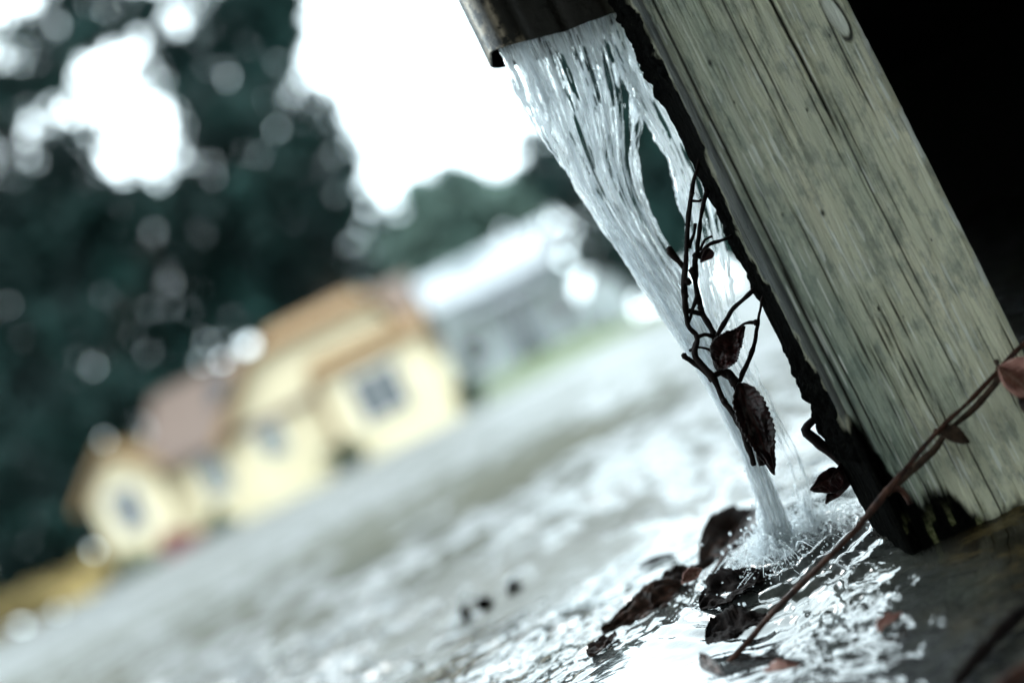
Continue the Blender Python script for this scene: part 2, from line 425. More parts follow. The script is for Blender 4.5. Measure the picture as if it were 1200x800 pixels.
# roofs
def slab(pts_a, pts_b, t, vertical=True):
    pass
rf = MB(); rf.prismx([(39.8, 2.52), (39.8, 2.70), (45, 5.46), (49.7, 2.78), (49.7, 2.62), (45, 5.30)], -12.3, -2.3); ro = rf.build('roof', M_BROOF, H)
gf = MB(); gf.prism([(-9.75, 2.38), (-7.75, 4.52), (-3.3, 4.52), (-2.35, 2.3), (-2.2, 2.42), (-3.15, 4.7), (-7.85, 4.7), (-9.75, 2.62)], 39.5, 45.2)
gf.prism([(-7.84, 4.702), (-3.16, 4.702), (-4.0, 5.25), (-6.9, 5.25)], 41.1, 45.2)
vv = [gf.bm.verts.new(p) for p in ((-7.9, 39.45, 4.48), (-3.1, 39.45, 4.48), (-4.0, 41.09, 5.3), (-6.9, 41.09, 5.3), (-7.86, 41.09, 4.48), (-3.14, 41.09, 4.48))]
for f in ((0, 1, 2, 3), (0, 3, 4), (1, 5, 2), (3, 2, 5, 4), (0, 4, 5, 1)): gf.bm.faces.new([vv[i] for i in f])
gf.build('gable_roof', M_GROOF, H)
gt = MB()
gt.prism([(-9.72, 2.12), (-7.72, 4.27), (-7.72, 4.47), (-9.72, 2.36)], 39.42, 39.62)
gt.build('gable_trim', M_OCHRE, H)
wf = MB(); wf.prism([(-14.3, 2.5), (-12.8, 3.85), (-11.3, 2.5), (-11.3, 2.7), (-12.8, 4.1), (-14.3, 2.72)], 39.0, 43.2); wf.build('wing_roof', M_OCHRE, H)
bf = MB(); bf.prismx([(38.3, 2.92), (38.3, 3.1), (40.2, 3.75), (40.2, 2.92)], -6.05, -2.15); bf.build('bay_roof', M_GROOF, H)
MB().box(-6.12, -5.9, 38.6, 38.85, .02, 2.9).build('drain_pipe', M_OCHRE, H)
MB().prismx([(42.2, 3.93), (42.2, 4.02), (43.6, 4.82), (43.6, 4.73)], -9.9, -8.9).build('skylight', M_PALEGLASS, H)
window(H, hx(-160), hz(12), 1.45, 1.35, 38.68, M_PALEGLASS, mull=2)
window(H, hx(-303), hz(19), .62, .85, 39.98, M_GLASS, mull=0)
window(H, hx(-384), hz(20), .62, 1.5, 40.28, M_GLASS, mull=0)
window(H, hx(-482), hz(20), .8, 1.2, 39.38, M_PALEGLASS, mull=1)

P2 = 60 / 1500
W = thing('white_house', 'white house with grey roof and dark porch opening beyond the lawn bank', 'house')
a = MB(); a.box(-4.4, 3.7, 60, 68, .3, 5.2); a.prism([(-4.4, 5.2), (3.7, 5.2), (-.3, 6.9)], 62, 68); a.build('wall', M_WHITE, W)
a = MB(); a.prismx([(59.3, 4.7), (59.3, 4.95), (63.5, 7.0), (68.4, 4.95), (68.4, 4.7), (63.5, 6.75)], -4.8, 4.1); a.build('roof', M_GREYROOF, W)
a = MB(); a.box(-.1, 1.5, 59.75, 59.98, .6, 4.1); a.build('door', M_GLASS, W)
a = MB(); a.prismx([(58.6, 3.95), (58.6, 4.1), (59.95, 4.5), (59.95, 3.95)], -1.4, 2.6); a.build('porch_roof', M_GREYROOF, W)
window(W, -1.75, 2.6, 1.1, 1.5, 59.97, M_GLASS)
window(W, 2.7, 2.6, .7, 1.2, 59.97, M_PALEGLASS)
window(W, -3.4, 4.0, .8, .9, 59.97, M_PALEGLASS)

S = thing('garden_shed', 'small white shed with dark door under the trees beside the lawn', 'shed')
sx = 121 / 1500 * 54
MB().prism([(sx - .9, .5), (sx + .9, .5), (sx + .9, 2.2), (sx, 2.9), (sx - .9, 2.2)], 54, 56).build('wall', M_WHITE, S)
MB().prism([(sx - 1.1, 2.1), (sx, 2.95), (sx + 1.1, 2.1), (sx + 1.1, 2.25), (sx, 3.1), (sx - 1.1, 2.25)], 53.8, 56.2).build('roof', M_GREYROOF, S)
MB().box(sx - .7, sx - .05, 53.95, 53.99, .5, 1.6).build('door', M_GLASS, S)

# ------------------------------------------------------------------ trees and shrubs
def leaves(blobs, n, size, seed, flat=.6):
    """blobs: (cx,cy,cz,rx,ry,rz); many leaf clusters gathered into sprays, open gaps between them"""
    r = np.random.RandomState(seed)
    vol = np.array([b[3] * b[4] * b[5] for b in blobs]) ** .75; vol /= vol.sum()
    B = np.array(blobs)[r.choice(len(blobs), size=max(8, n // 26), p=vol)]
    q = r.normal(size=(len(B), 3)); q /= np.linalg.norm(q, axis=1)[:, None]
    q *= (r.rand(len(B), 1) ** .42)
    cen = B[:, :3] + q * B[:, 3:]
    pick = r.randint(0, len(cen), n)
    sp = (B[pick, 3:].mean(1) * .20)[:, None]
    P = cen[pick] + r.normal(size=(n, 3)) * sp * np.array([1, 1, .7])
    s = size * (.6 + .8 * r.rand(n))
    a = r.normal(size=(n, 3)); a /= np.linalg.norm(a, axis=1)[:, None]
    b = np.cross(a, r.normal(size=(n, 3))); b /= np.linalg.norm(b, axis=1)[:, None]
    a *= s[:, None]; b *= s[:, None] * flat
    V = np.stack([P - a, P - b * .9 + a * .1, P + a, P + b * .9 + a * .1], 1).reshape(-1, 3)
    F = np.arange(4 * n).reshape(-1, 4)
    return V, F

def tree(label, base, blobs, n, size, mat, seed, trunk_r=.28, group=None, name='tree'):
    t = thing(name, label, 'tree', base, group)
    bx, by, bz = base
    V, F = leaves(blobs, n, size, seed)
    adopt(npmesh('crown', V, F, mat, smooth=False), t)
    r = random.Random(seed); specs = []
    top = max(blobs, key=lambda b: b[2]); ctr = Vector(top[:3])
    b0 = Vector((bx, by, bz - .15)); mid = b0.lerp(ctr, .5) + Vector((r.uniform(-.3, .3), r.uniform(-.3, .3), 0))
    specs.append(([b0, b0.lerp(mid, .5), mid, ctr], [trunk_r * 1.25, trunk_r, trunk_r * .75, trunk_r * .2]))
    for b in blobs:
        e = Vector(b[:3]); f = r.uniform(.3, .6); s0 = b0.lerp(mid, f * 1.5 if f < .6 else .9)
        specs.append(([s0, s0.lerp(e, .5) + Vector((0, 0, .2)), e], [trunk_r * .45, trunk_r * .3, trunk_r * .1]))
    adopt(tubes('trunk', specs, M_TRUNK, n=7, knob=.3), t)
    return t

def blob(X, Zp, d, rX, rZ, ry=None):
    """a crown lobe centred where it stands at distance d"""
    s = d / 1500; return (X * s, d, (Zp + 50) * s + .15, rX * s, ry or rX * s * .9, rZ * s)

G = 'trees standing behind the houses'
tree('huge dark tree at the edge behind the bungalow wing', (-19.5, 50, 0),
     [blob(-600, 330, 50, 190, 170), blob(-480, 390, 50, 120, 90), blob(-430, 310, 51, 110, 100), blob(-700, 200, 50, 170, 180), blob(-520, 180, 50, 150, 150), blob(-640, 470, 50, 150, 70), blob(-388, 462, 50, 78, 84), blob(-395, 380, 50, 80, 60), blob(-470, 520, 50, 80, 60), blob(-402, 538, 50, 82, 50), blob(-410, 370, 50, 70, 90), blob(-310, 310, 50, 60, 70), blob(-350, 290, 51, 70, 60)],
     16000, .34, M_DARKLEAF, 1, .5, G)
tree('tall dark tree rising straight behind the bungalow gable', (-5.6, 52, 0),
     [blob(-150, 300, 52, 85, 75), blob(-195, 375, 52, 62, 55), blob(-125, 215, 52, 62, 70), blob(-215, 250, 53, 85, 100), blob(-110, 360, 52, 50, 50), blob(-170, 180, 54, 90, 60), blob(-100, 290, 52, 45, 60)],
     7000, .30, M_DARKLEAF, 2, .4, G)
tree('thin open topped tree with sky showing through its upper sprays', (-6.5, 58, 0),
     [blob(-120, 500, 58, 70, 55), blob(-200, 470, 58, 36, 26), blob(-150, 405, 58, 60, 36), blob(-300, 560, 58, 50, 36), blob(-222, 455, 59, 40, 75), blob(-60, 450, 58, 18, 40), blob(-380, 590, 58, 40, 26), blob(-85, 440, 58, 34, 46), blob(-75, 490, 58, 40, 40), blob(-175, 440, 58, 40, 30), blob(-235, 545, 58, 50, 30), blob(-300, 590, 58, 60, 30)],
     6600, .34, M_TEALLEAF, 3, .3, G)
tree('low bushy blue-green tree close behind the brown roof', (-10.5, 55, 0),
     [blob(-330, 230, 55, 110, 100), blob(-250, 170, 55, 100, 80), blob(-400, 160, 55, 100, 90), blob(-300, 290, 55, 90, 60)],
     5000, .32, M_TEALLEAF, 4, .3, G)
tree('dark spreading tree between the bungalow wing and the street edge', (-17, 46, 0),
     [blob(-600, 120, 46, 120, 110), blob(-690, 60, 46, 110, 110), blob(-560, 30, 46, 60, 70), blob(-480, 130, 47, 80, 50), blob(-680, -5, 46, 70, 45), blob(-600, -10, 46, 50, 35)],
     7000, .28, M_DARKLEAF, 5, .35, G)
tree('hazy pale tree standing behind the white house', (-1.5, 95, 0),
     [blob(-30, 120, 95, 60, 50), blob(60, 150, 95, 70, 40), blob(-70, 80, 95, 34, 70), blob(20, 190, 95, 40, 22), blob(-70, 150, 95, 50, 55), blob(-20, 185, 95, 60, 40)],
     6500, .5, M_HAZELEAF, 6, .3, G)
tree('round green tree to the side of the white house by the shed', (5.2, 58, .3),
     [blob(150, 150, 58, 50, 46), blob(190, 95, 58, 75, 70), blob(125, 190, 58, 34, 24), blob(230, 140, 58, 55, 55), blob(165, 20, 59, 60, 55), blob(110, 60, 59, 26, 36)],
     5200, .30, M_TEALLEAF, 7, .3, G)
tree('dark green tree behind the falling water beside the post', (9.6, 50, 0),
     [blob(270, 90, 50, 60, 90), blob(225, 40, 50, 60, 70), blob(300, 20, 50, 60, 60), blob(330, 130, 50, 60, 70), blob(245, 190, 50, 62, 70), blob(196, 250, 50, 38, 62), blob(178, 195, 50, 34, 50), blob(235, 280, 50, 50, 60), blob(290, 260, 50, 60, 90)],
     11000, .30, M_TEALLEAF, 8, .3, G)

def shrub(name, label, cat, X, Zp, d, rX, rZ, mat, seed, n=700, group=None):
    b = blob(X, Zp, d, rX, rZ); t = thing(name, label, cat, (b[0], b[1], .05), group)
    bl = [b, (b[0] + b[3] * .4, b[1] - .1, b[2] - b[5] * .3, b[3] * .7, b[4] * .7, b[5] * .7), (b[0] - b[3] * .4, b[1], b[2] - b[5] * .25, b[3] * .7, b[4] * .7, b[5] * .7)]
    V, F = leaves(bl, n, .085, seed); adopt(npmesh('foliage', V, F, mat, smooth=False), t)
    s = Vector((b[0], b[1], -.05))
    adopt(tubes('stem', [([s, s + Vector((dx, 0, b[2] * .6)), Vector((b[0] + dx * 2, b[1], b[2] + b[5] * .3))], [.03, .02, .008]) for dx in (-.1, 0, .1)], M_TRUNK, n=5), t)
    return t
shrub('shrub', 'dark rounded shrub below the corner of the bay', 'shrub', -236, -36, 38.3, 23, 23, M_HEDGE, 21, 900, 'shrubs along the bungalow wall')
shrub('shrub', 'dark round shrub in the middle of the long cream wall', 'shrub', -404, -40, 38.6, 23, 20, M_HEDGE, 22, 900, 'shrubs along the bungalow wall')
shrub('flowering_shrub', 'low shrub covered in dark red flowers by the wing', 'shrub', -456, -40, 38.4, 26, 18, M_FLOWER, 23, 1000)
shrub('shrub', 'low dark shrub at the foot of the end wing beside red flowers', 'shrub', -505, -42, 38.2, 34, 24, M_HEDGE, 24, 1000, 'shrubs along the bungalow wall')
shrub('shrub', 'bright green shrub at the corner where the bay meets the lawn', 'shrub', -72, -28, 39, 15, 24, M_MIDLEAF, 25, 900, 'shrubs along the bungalow wall')
hb = thing('hedge', 'ochre yellow hedge beyond the driveway at the street edge', 'hedge', (-16.3, 39, .05))
V, F = leaves([(-16.4 + k * .5, 39.2, .65, .5, .5, .62) for k in range(-4, 5)], 5200, .09, 31); adopt(npmesh('foliage', V, F, M_OCHLEAF, smooth=False), hb)
for k in range(-4, 5): adopt(tubes('stem', [([Vector((-16.4 + k * .5, 39.2, -.05)), Vector((-16.4 + k * .5, 39.2, .7))], [.03, .015])], M_TRUNK, n=5), hb)

# ------------------------------------------------------------------ dark porch behind the post
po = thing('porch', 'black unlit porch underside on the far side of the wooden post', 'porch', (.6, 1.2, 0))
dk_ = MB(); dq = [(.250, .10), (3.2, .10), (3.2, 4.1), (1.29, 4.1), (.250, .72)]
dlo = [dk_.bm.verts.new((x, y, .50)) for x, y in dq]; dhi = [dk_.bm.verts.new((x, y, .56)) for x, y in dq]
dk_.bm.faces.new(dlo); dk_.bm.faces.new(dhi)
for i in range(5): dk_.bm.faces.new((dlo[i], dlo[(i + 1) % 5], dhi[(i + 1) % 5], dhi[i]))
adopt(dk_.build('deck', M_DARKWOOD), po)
vr = thing('shade_canopy', 'unseen roof and wall added to shade the near ground and post', 'shade_canopy', (0, -1.8, 0))  # out-of-view roof and wall, added to darken the foreground and its reflections
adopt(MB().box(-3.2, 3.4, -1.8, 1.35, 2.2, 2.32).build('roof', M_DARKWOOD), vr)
adopt(MB().box(-3.2, 3.4, -1.95, -1.81, -.07, 2.7).build('wall', M_SHADEWALL), vr)
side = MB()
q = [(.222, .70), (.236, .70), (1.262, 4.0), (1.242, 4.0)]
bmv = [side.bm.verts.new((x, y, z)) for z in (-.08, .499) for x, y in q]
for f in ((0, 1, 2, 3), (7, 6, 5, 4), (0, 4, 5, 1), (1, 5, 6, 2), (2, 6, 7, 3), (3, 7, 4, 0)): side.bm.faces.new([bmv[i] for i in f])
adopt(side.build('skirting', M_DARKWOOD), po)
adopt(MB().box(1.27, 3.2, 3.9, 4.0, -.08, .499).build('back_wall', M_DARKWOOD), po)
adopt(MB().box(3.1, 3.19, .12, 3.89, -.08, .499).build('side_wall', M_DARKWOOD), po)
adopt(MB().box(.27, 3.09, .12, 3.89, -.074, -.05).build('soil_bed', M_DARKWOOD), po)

# ------------------------------------------------------------------ post
PXL, PXR, PY0, PY1, RC = .1268, .2211, .620, .672, .0035
def post_profile():
    s = []
    def seg(ax, ay, bx, by, n, side):
        for k in range(n): t = k / n; s.append((ax + (bx - ax) * t, ay + (by - ay) * t, side))
    def arc(cx, cy, a0, a1, n, side):
        for k in range(n):
            a = a0 + (a1 - a0) * k / n; s.append((cx + RC * math.cos(a), cy + RC * math.sin(a), side))
    pi = math.pi
    seg(PXL, PY1 - RC, PXL, PY0 + RC, 150, 1); arc(PXL + RC, PY0 + RC, pi, 1.5 * pi, 10, 2)
    seg(PXL + RC, PY0, PXR - RC, PY0, 300, 3); arc(PXR - RC, PY0 + RC, 1.5 * pi, 2 * pi, 10, 4)
    seg(PXR, PY0 + RC, PXR, PY1 - RC, 30, 5); arc(PXR - RC, PY1 - RC, 0, .5 * pi, 6, 5)
    seg(PXR - RC, PY1, PXL + RC, PY1, 20, 6); arc(PXL + RC, PY1 - RC, .5 * pi, pi, 10, 7)
    return np.array(s)
pr = post_profile(); ncol = len(pr)
nx_ = np.roll(pr[:, :2], -1, 0) - np.roll(pr[:, :2], 1, 0); nrm = np.stack([nx_[:, 1], -nx_[:, 0]], 1)
nrm /= np.linalg.norm(nrm, axis=1)[:, None]
cen = np.array([(PXL + PXR) / 2, (PY0 + PY1) / 2])
if ((pr[:, :2] - cen) * nrm).sum() < 0: nrm = -nrm
zz = np.concatenate([np.linspace(-.10, .335, 640), np.linspace(.335, 1.2, 60)[1:]])
per = np.concatenate([[0], np.cumsum(np.linalg.norm(np.diff(pr[:, :2], axis=0), axis=1))])
S_, Zp = np.meshgrid(per, zz); XX = np.tile(pr[:, 0], (len(zz), 1)); YY = np.tile(pr[:, 1], (len(zz), 1)); sd = np.tile(pr[:, 2], (len(zz), 1))
wob = .0016 * fbm(Zp * 9, S_ * 6, 90, 3)
Sw = S_ + wob
grain = fbm(Sw * 330, Zp * 7, 50, 4)
fine = fbm(Sw * 900, Zp * 30, 51, 2)
D = .00040 * grain + .00022 * fine + .0006 * fbm(S_ * 120, Zp * 26, 52, 3)
# thin splits in the paint running with the grain
spl = np.zeros_like(D)
r_ = random.Random(3)
def split(s0, z0, z1, wd, dep):
    global D, spl
    c = s0 + .0012 * fbm(Zp * 14, 0 * Zp + s0 * 1000, 8, 2)
    prof = np.exp(-((S_ - c) / wd) ** 2) * ss(z0 - .012, z0 + .012, Zp) * ss(z1 + .012, z1 - .012, Zp)
    D = D - dep * prof; spl = np.maximum(spl, prof)
    D = D + dep * .35 * np.exp(-((S_ - c - wd * 2.2) / (wd * 1.2)) ** 2) * ss(z0 - .012, z0 + .012, Zp) * ss(z1 + .012, z1 - .012, Zp)
s_front = per[np.argmax(pr[:, 2] == 3)]
def sX(X): return s_front + (X / 1500 * .62 - PXL - RC)
def zZ(Zpx): return H_CAM + (Zpx + 50) / 1500 * .62
split(sX(452), zZ(60), zZ(320), .00075, .0022)
split(sX(458), zZ(-160), zZ(80), .00035, .0007)
split(sX(398), zZ(110), zZ(330), .00035, .0008)
split(sX(326), zZ(-100), zZ(340), .0006, .0009)
split(sX(323), zZ(-420), zZ(-60), .0007, .0013)
split(sX(333), zZ(-300), zZ(-120), .0004, .0008)
for k in range(34):
    z0 = r_.uniform(-.03, .3); L = r_.uniform(.006, .06)
    split(sX(r_.uniform(330, 530)), z0, z0 + L, r_.uniform(.00018, .0004), r_.uniform(.0003, .0009))
for k in range(26):
    z0 = r_.uniform(-.03, .10); L = r_.uniform(.006, .02)
    split(sX(r_.uniform(335, 420)), z0, z0 + L, r_.uniform(.0003, .0006), r_.uniform(.0006, .0014))
# knots and pits
for k in range(13):
    s0 = sX(r_.uniform(330, 528)); z0 = r_.uniform(-.02, .3); rr = r_.uniform(.0004, .0011)
    p = np.exp(-(((S_ - s0) / rr) ** 2 + ((Zp - z0) / (rr * 1.6)) ** 2)); D = D - .0012 * p; spl = np.maximum(spl, p)
# left face: mould band towards the back, bare slate strip near the front corner
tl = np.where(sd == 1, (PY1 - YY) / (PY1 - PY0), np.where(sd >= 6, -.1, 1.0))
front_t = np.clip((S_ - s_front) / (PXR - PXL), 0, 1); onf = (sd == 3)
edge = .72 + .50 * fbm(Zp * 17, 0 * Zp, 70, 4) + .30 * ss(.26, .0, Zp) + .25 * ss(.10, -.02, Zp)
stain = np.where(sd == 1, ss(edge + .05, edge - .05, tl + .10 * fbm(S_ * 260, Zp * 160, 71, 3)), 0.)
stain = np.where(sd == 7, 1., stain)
foot = .010 + .016 * ss(.40, .0, front_t) + .036 * ss(.11, .0, front_t + .04 * fbm(Zp * 60, 0 * Zp, 91, 3)) ** 1.3 + .020 * vn(S_ * 130, 0 * Zp + 4, 72) * (.4 + .6 * vn(S_ * 40, Zp * 0, 74)) - .018 * ss(.2, .9, front_t)
base_z = -.010 - .02 * front_t
st2 = ss(.006, -.004, Zp - base_z - foot + .006 * fbm(S_ * 300, Zp * 90, 73, 3))
stain = np.maximum(stain, np.where(onf | (sd == 2) | (sd == 1) | (sd == 4), st2, 0))
moss_ = np.where(onf, ss(.022, .0, np.abs(Zp - base_z - .006)) * ss(.60, .8, vn(S_ * 260, Zp * 170, 75)) * .7, 0)
lump = np.where((sd == 1) | (sd == 7), stain, 0)
lamp_ = ss(.35, .7, vn(Zp * 34, 0 * Zp + 3, 88)) * .8 + .2
D = D + lump * lamp_ * (.0006 + .0042 * np.clip(fbm(S_ * 190, Zp * 150, 80, 4) + .2, -.2, 1.2))
D = D + st2 * onf * .0012 * fbm(S_ * 260, Zp * 150, 81, 3) - .002 * st2 * onf
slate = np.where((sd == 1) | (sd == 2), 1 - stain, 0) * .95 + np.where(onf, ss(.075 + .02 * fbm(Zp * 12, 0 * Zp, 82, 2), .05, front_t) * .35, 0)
chip_glint = np.where(onf, ss(.945 + .02 * fbm(Zp * 40, 0 * Zp, 83, 3), .975, front_t) * ss(.45, .6, vn(Zp * 45, S_ * 60, 84)), 0) + np.where(sd == 4, ss(.4, .6, vn(Zp * 60, S_ * 40, 85)), 0)
flk = ss(.78, .86, vn(Sw * 1000, Zp * 55, 86)) * ss(.35, .6, vn(S_ * 90, Zp * 30, 89)) * onf * .75  # pale paint chips, plus light on the grain ridges painted in
chip_glint = np.clip(chip_glint + flk, 0, 1)
teal_tint = np.where(onf, .8 * ss(.42, .05, front_t + .12 * fbm(Zp * 16, S_ * 20, 87, 3)) * (.45 + .55 * ss(.22, .02, Zp)), 0)  # teal tint, stronger towards the left edge and lower down
D = D - np.where((sd == 4) | (onf & (front_t > .95)), .0022 * ss(.60, .85, vn(Zp * 70, 0 * Zp + 2, 92)) + .0008 * vn(Zp * 300, S_ * 60, 93), 0)
# scuffed notch near the top of the far edge
kr = np.sqrt(((S_ - sX(511) + .10 * (Zp - zZ(178))) / .0042) ** 2 + ((Zp - zZ(178)) / .0125) ** 2)
ntc = ss(1.05, .75, kr); D = D - .0010 * ntc; chip_glint = np.clip(chip_glint * (1 - ntc) + .75 * ntc, 0, 1)
rng_ = np.exp(-((kr - 1.05) / .13) ** 2) * ss(-.2, .6, (S_ - sX(511)) / .0042 - (Zp - zZ(178)) / .02); D = D - .0014 * rng_; spl = np.maximum(spl, rng_)
V = np.stack([XX + nrm[None, :, 0] * D, YY + nrm[None, :, 1] * D, Zp], -1).reshape(-1, 3)
ca_, sa_ = math.cos(R(0.8)), math.sin(R(0.8)); qx, qy = V[:, 0] - PXL, V[:, 1] - PY0
V[:, 0] = PXL + qx * ca_ - qy * sa_; V[:, 1] = PY0 + qx * sa_ + qy * ca_
F = gridfaces(len(zz), ncol, True)
pt = npmesh('wooden_post', V, F, M_POST, attrs={'stain': stain, 'moss': moss_, 'slate': np.clip(slate, 0, 1), 'teal_tint': np.clip(teal_tint, 0, 1), 'chip_glint': chip_glint, 'groove': np.clip(spl * 1.1, 0, 1)})
tag(pt, 'weathered olive grey painted post with black mould along one edge', 'post')

# ------------------------------------------------------------------ downspout
dsx0, dsx1, dsy0, dsy1 = .0578, .134, .684, .745
prof = []; n = 0
def rr_pts(x0, x1, y0, y1, r, k):
    P = []
    for cx, cy, a0 in ((x1 - r, y1 - r, 0), (x0 + r, y1 - r, 90), (x0 + r, y0 + r, 180), (x1 - r, y0 + r, 270)):
        for j in range(k + 1):
            a = R(a0 + 90 * j / k); P.append((cx + r * math.cos(a), cy + r * math.sin(a)))
    Q = []
    for i in range(len(P)):
        a, b = P[i], P[(i + 1) % len(P)]; L = math.dist(a, b); m_ = max(1, int(L / .0012))
        for j in range(m_): Q.append((a[0] + (b[0] - a[0]) * j / m_, a[1] + (b[1] - a[1]) * j / m_))
    return np.array(Q)
op = rr_pts(dsx0, dsx1, dsy0, dsy1, .012, 10)
flute = .0013 * np.exp(-((op[:, 0] - dsx0 - .021) / .003) ** 2) + .0010 * np.exp(-((op[:, 0] - dsx0 - .043) / .003) ** 2)
op[:, 1] += np.where(op[:, 1] < dsy0 + .006, flute, 0)
cxy = op.mean(0); ip = cxy + (op - cxy) * (1 - .0011 / np.maximum(np.linalg.norm(op - cxy, axis=1), .02))[:, None]
zl = np.linspace(0, 1, 60)
def zbot(x, y):
    base = H_CAM + (305 + 50) / 1500 * .684 + .0075
    return base - .0115 * (x - dsx0) / .078 + (y - dsy0) * .05 + .0012 * fbm(x * 90, y * 90, 12, 3) - .0022 * np.sin(np.clip((x - dsx0) / .078, 0, 1) * math.pi)
def shell(P):
    zb = zbot(P[:, 0], P[:, 1]); Zr = zb[None, :] + (zl ** 2)[:, None] * .9
    dn = .0007 * fbm(P[None, :, 0] * 60 + 0 * Zr, Zr * 22, 13, 3)
    d = (P - cxy) / np.linalg.norm(P - cxy, axis=1)[:, None]
    return np.stack([P[None, :, 0] + d[None, :, 0] * dn, P[None, :, 1] + d[None, :, 1] * dn, Zr], -1).reshape(-1, 3), Zr
Vo, Zo = shell(op); Vi, _ = shell(ip); n = len(op)
Fo = gridfaces(60, n, True); Fi = gridfaces(60, n, True)[:, ::-1] + len(Vo)
jj = np.arange(n); rim = np.stack([jj, len(Vo) + jj, len(Vo) + (jj + 1) % n, (jj + 1) % n], -1)
zrel = Zo - zbot(op[:, 0], op[:, 1])[None, :]
ddx = op[:, 0] - dsx0
crn = np.maximum(np.exp(-(np.minimum(ddx, .03) / .004) ** 2) * (op[:, 1] < dsy0 + .02), .75 * np.exp(-((ddx - .010) / .0018) ** 2) * (op[:, 1] < dsy0 + .01))
worn = crn[None, :] * np.ones_like(zrel) + .6 * np.exp(-(zrel / .004) ** 2) * (ddx[None, :] < .02)
dsp = thing('downspout', 'dark brown downspout end pouring water beside the post', 'downspout', (.1, .75, .27))
adopt(npmesh('pipe', np.concatenate([Vo, Vi]), np.concatenate([Fo, Fi, rim]), M_PIPE, attrs={'worn': np.concatenate([worn.ravel(), worn.ravel() * 0])}), dsp)
adopt(MB().box(.05, .165, .7465, .75, .62, .65).build('strap', M_PIPE), dsp)

# ------------------------------------------------------------------ falling water
def poly(P, t):
    P = np.array(P, float); L = np.concatenate([[0], np.cumsum(np.linalg.norm(np.diff(P, axis=0), axis=1))]); L /= L[-1]
    # smooth sampling
    x = np.interp(t, L, P[:, 0]); y = np.interp(t, L, P[:, 1])
    k = np.ones(41) / 41; pad = lambda q: np.convolve(np.concatenate([2 * q[0] - q[20:0:-1], q, 2 * q[-1] - q[-2:-22:-1]]), k, 'valid')
    return np.stack([pad(x), pad(y)], -1)
def at_np(px, py, d):
    u = (px - 600) / F_PX * d; v_ = (400 - py) / F_PX * d
    f = np.array(FWD); r = np.array(IR); u0 = np.array(IU)
    return np.array(CAM) + f * d[..., None] + r * u[..., None] + u0 * v_[..., None]

def sheet(name, Lp, Rp, d0, nsx, nty, seed, holes, rip, thick, parent, mat, aer_bias=0.0, ragged=.03, d1=None, squeeze=0):
    t = np.linspace(0, 1, nty); s = np.linspace(0, 1, nsx)
    Le = poly(Lp, t); Re = poly(Rp, t)
    Sg, Tg = np.meshgrid(s, t)
    wid = np.linalg.norm(Re - Le, axis=1)[:, None] / 160
    ls = Sg * wid * 1.0                                   # so the streaks run with the flow and bunch together
    wr = np.clip(wid, .22, 1) ** .65
    warp = .05 * fbm(Sg * 3, Tg * 5, seed + 1, 2)
    sx_ = Sg + warp * .35; sw_ = (sx_ - .5) * wr + .5
    Srag = Sg + (ragged + .10 * ss(.6, .95, Tg)) * (fbm(Tg * 16, Sg * 1.2, seed + 2, 4) + .5 * fbm(Tg * 90, Sg * 1.2, seed + 22, 3)) * (np.abs(Sg - .5) * 2) ** 4
    px = Le[:, None, 0] * (1 - Srag) + Re[:, None, 0] * Srag; py = Le[:, None, 1] * (1 - Srag) + Re[:, None, 1] * Srag
    ridge = fbm(sw_ * 30, Tg * 4.5, seed + 3, 5); r2 = fbm(sw_ * 95, Tg * 13, seed + 4, 3)
    dep = d0 + (0 if d1 is None else (d1 - d0) * Tg) + rip * (ridge + .55 * r2 + .45 * fbm(sx_ * 60, Tg * 40, seed + 14, 3)) + .006 * (np.cos((Sg - .5) * math.pi) - 1) * -1 * wid.clip(.2, 1)
    half = thick * (.35 + .65 * vn(sx_ * 34, Tg * 5, seed + 5)) * np.clip(np.sin(np.clip(Sg, 0, 1) * math.pi) * 3, .12, 1)
    A = at_np(px, py, dep - half); B = at_np(px, py, dep + half)
    hole = holes(sx_, Tg, seed)
    cen_ = hole
    F = gridfaces(nty, nsx); hv = hole.ravel(); keep = (hv[F] < .5).all(1)
    F1 = F[keep]; N = nsx * nty
    # rims round the outline and every gap
    E = np.concatenate([F1[:, [0, 1]], F1[:, [1, 2]], F1[:, [2, 3]], F1[:, [3, 0]]])
    key = np.sort(E, 1); kk = key[:, 0].astype(np.int64) * N + key[:, 1]
    u_, idx, cnt = np.unique(kk, return_index=True, return_counts=True); be = E[idx[cnt == 1]]
    rimf = np.stack([be[:, 1], be[:, 0], be[:, 0] + N, be[:, 1] + N], -1)
    allF = np.concatenate([F1, F1[:, ::-1] + N, rimf]); V = np.concatenate([A.reshape(-1, 3), B.reshape(-1, 3)])
    used = np.unique(allF); mp = -np.ones(len(V), int); mp[used] = np.arange(len(used))
    aer = np.clip(.66 + 1.2 * fbm(sw_ * 34, Tg * 9, seed + 6, 4) + 1.6 * fbm(sw_ * 120, Tg * 26, seed + 7, 3) + aer_bias + .0 * Tg, 0, 1)
    aer = np.concatenate([aer.ravel(), aer.ravel()])[used]
    return npmesh(name, V[used], mp[allF], mat, parent, attrs={'aer': aer})

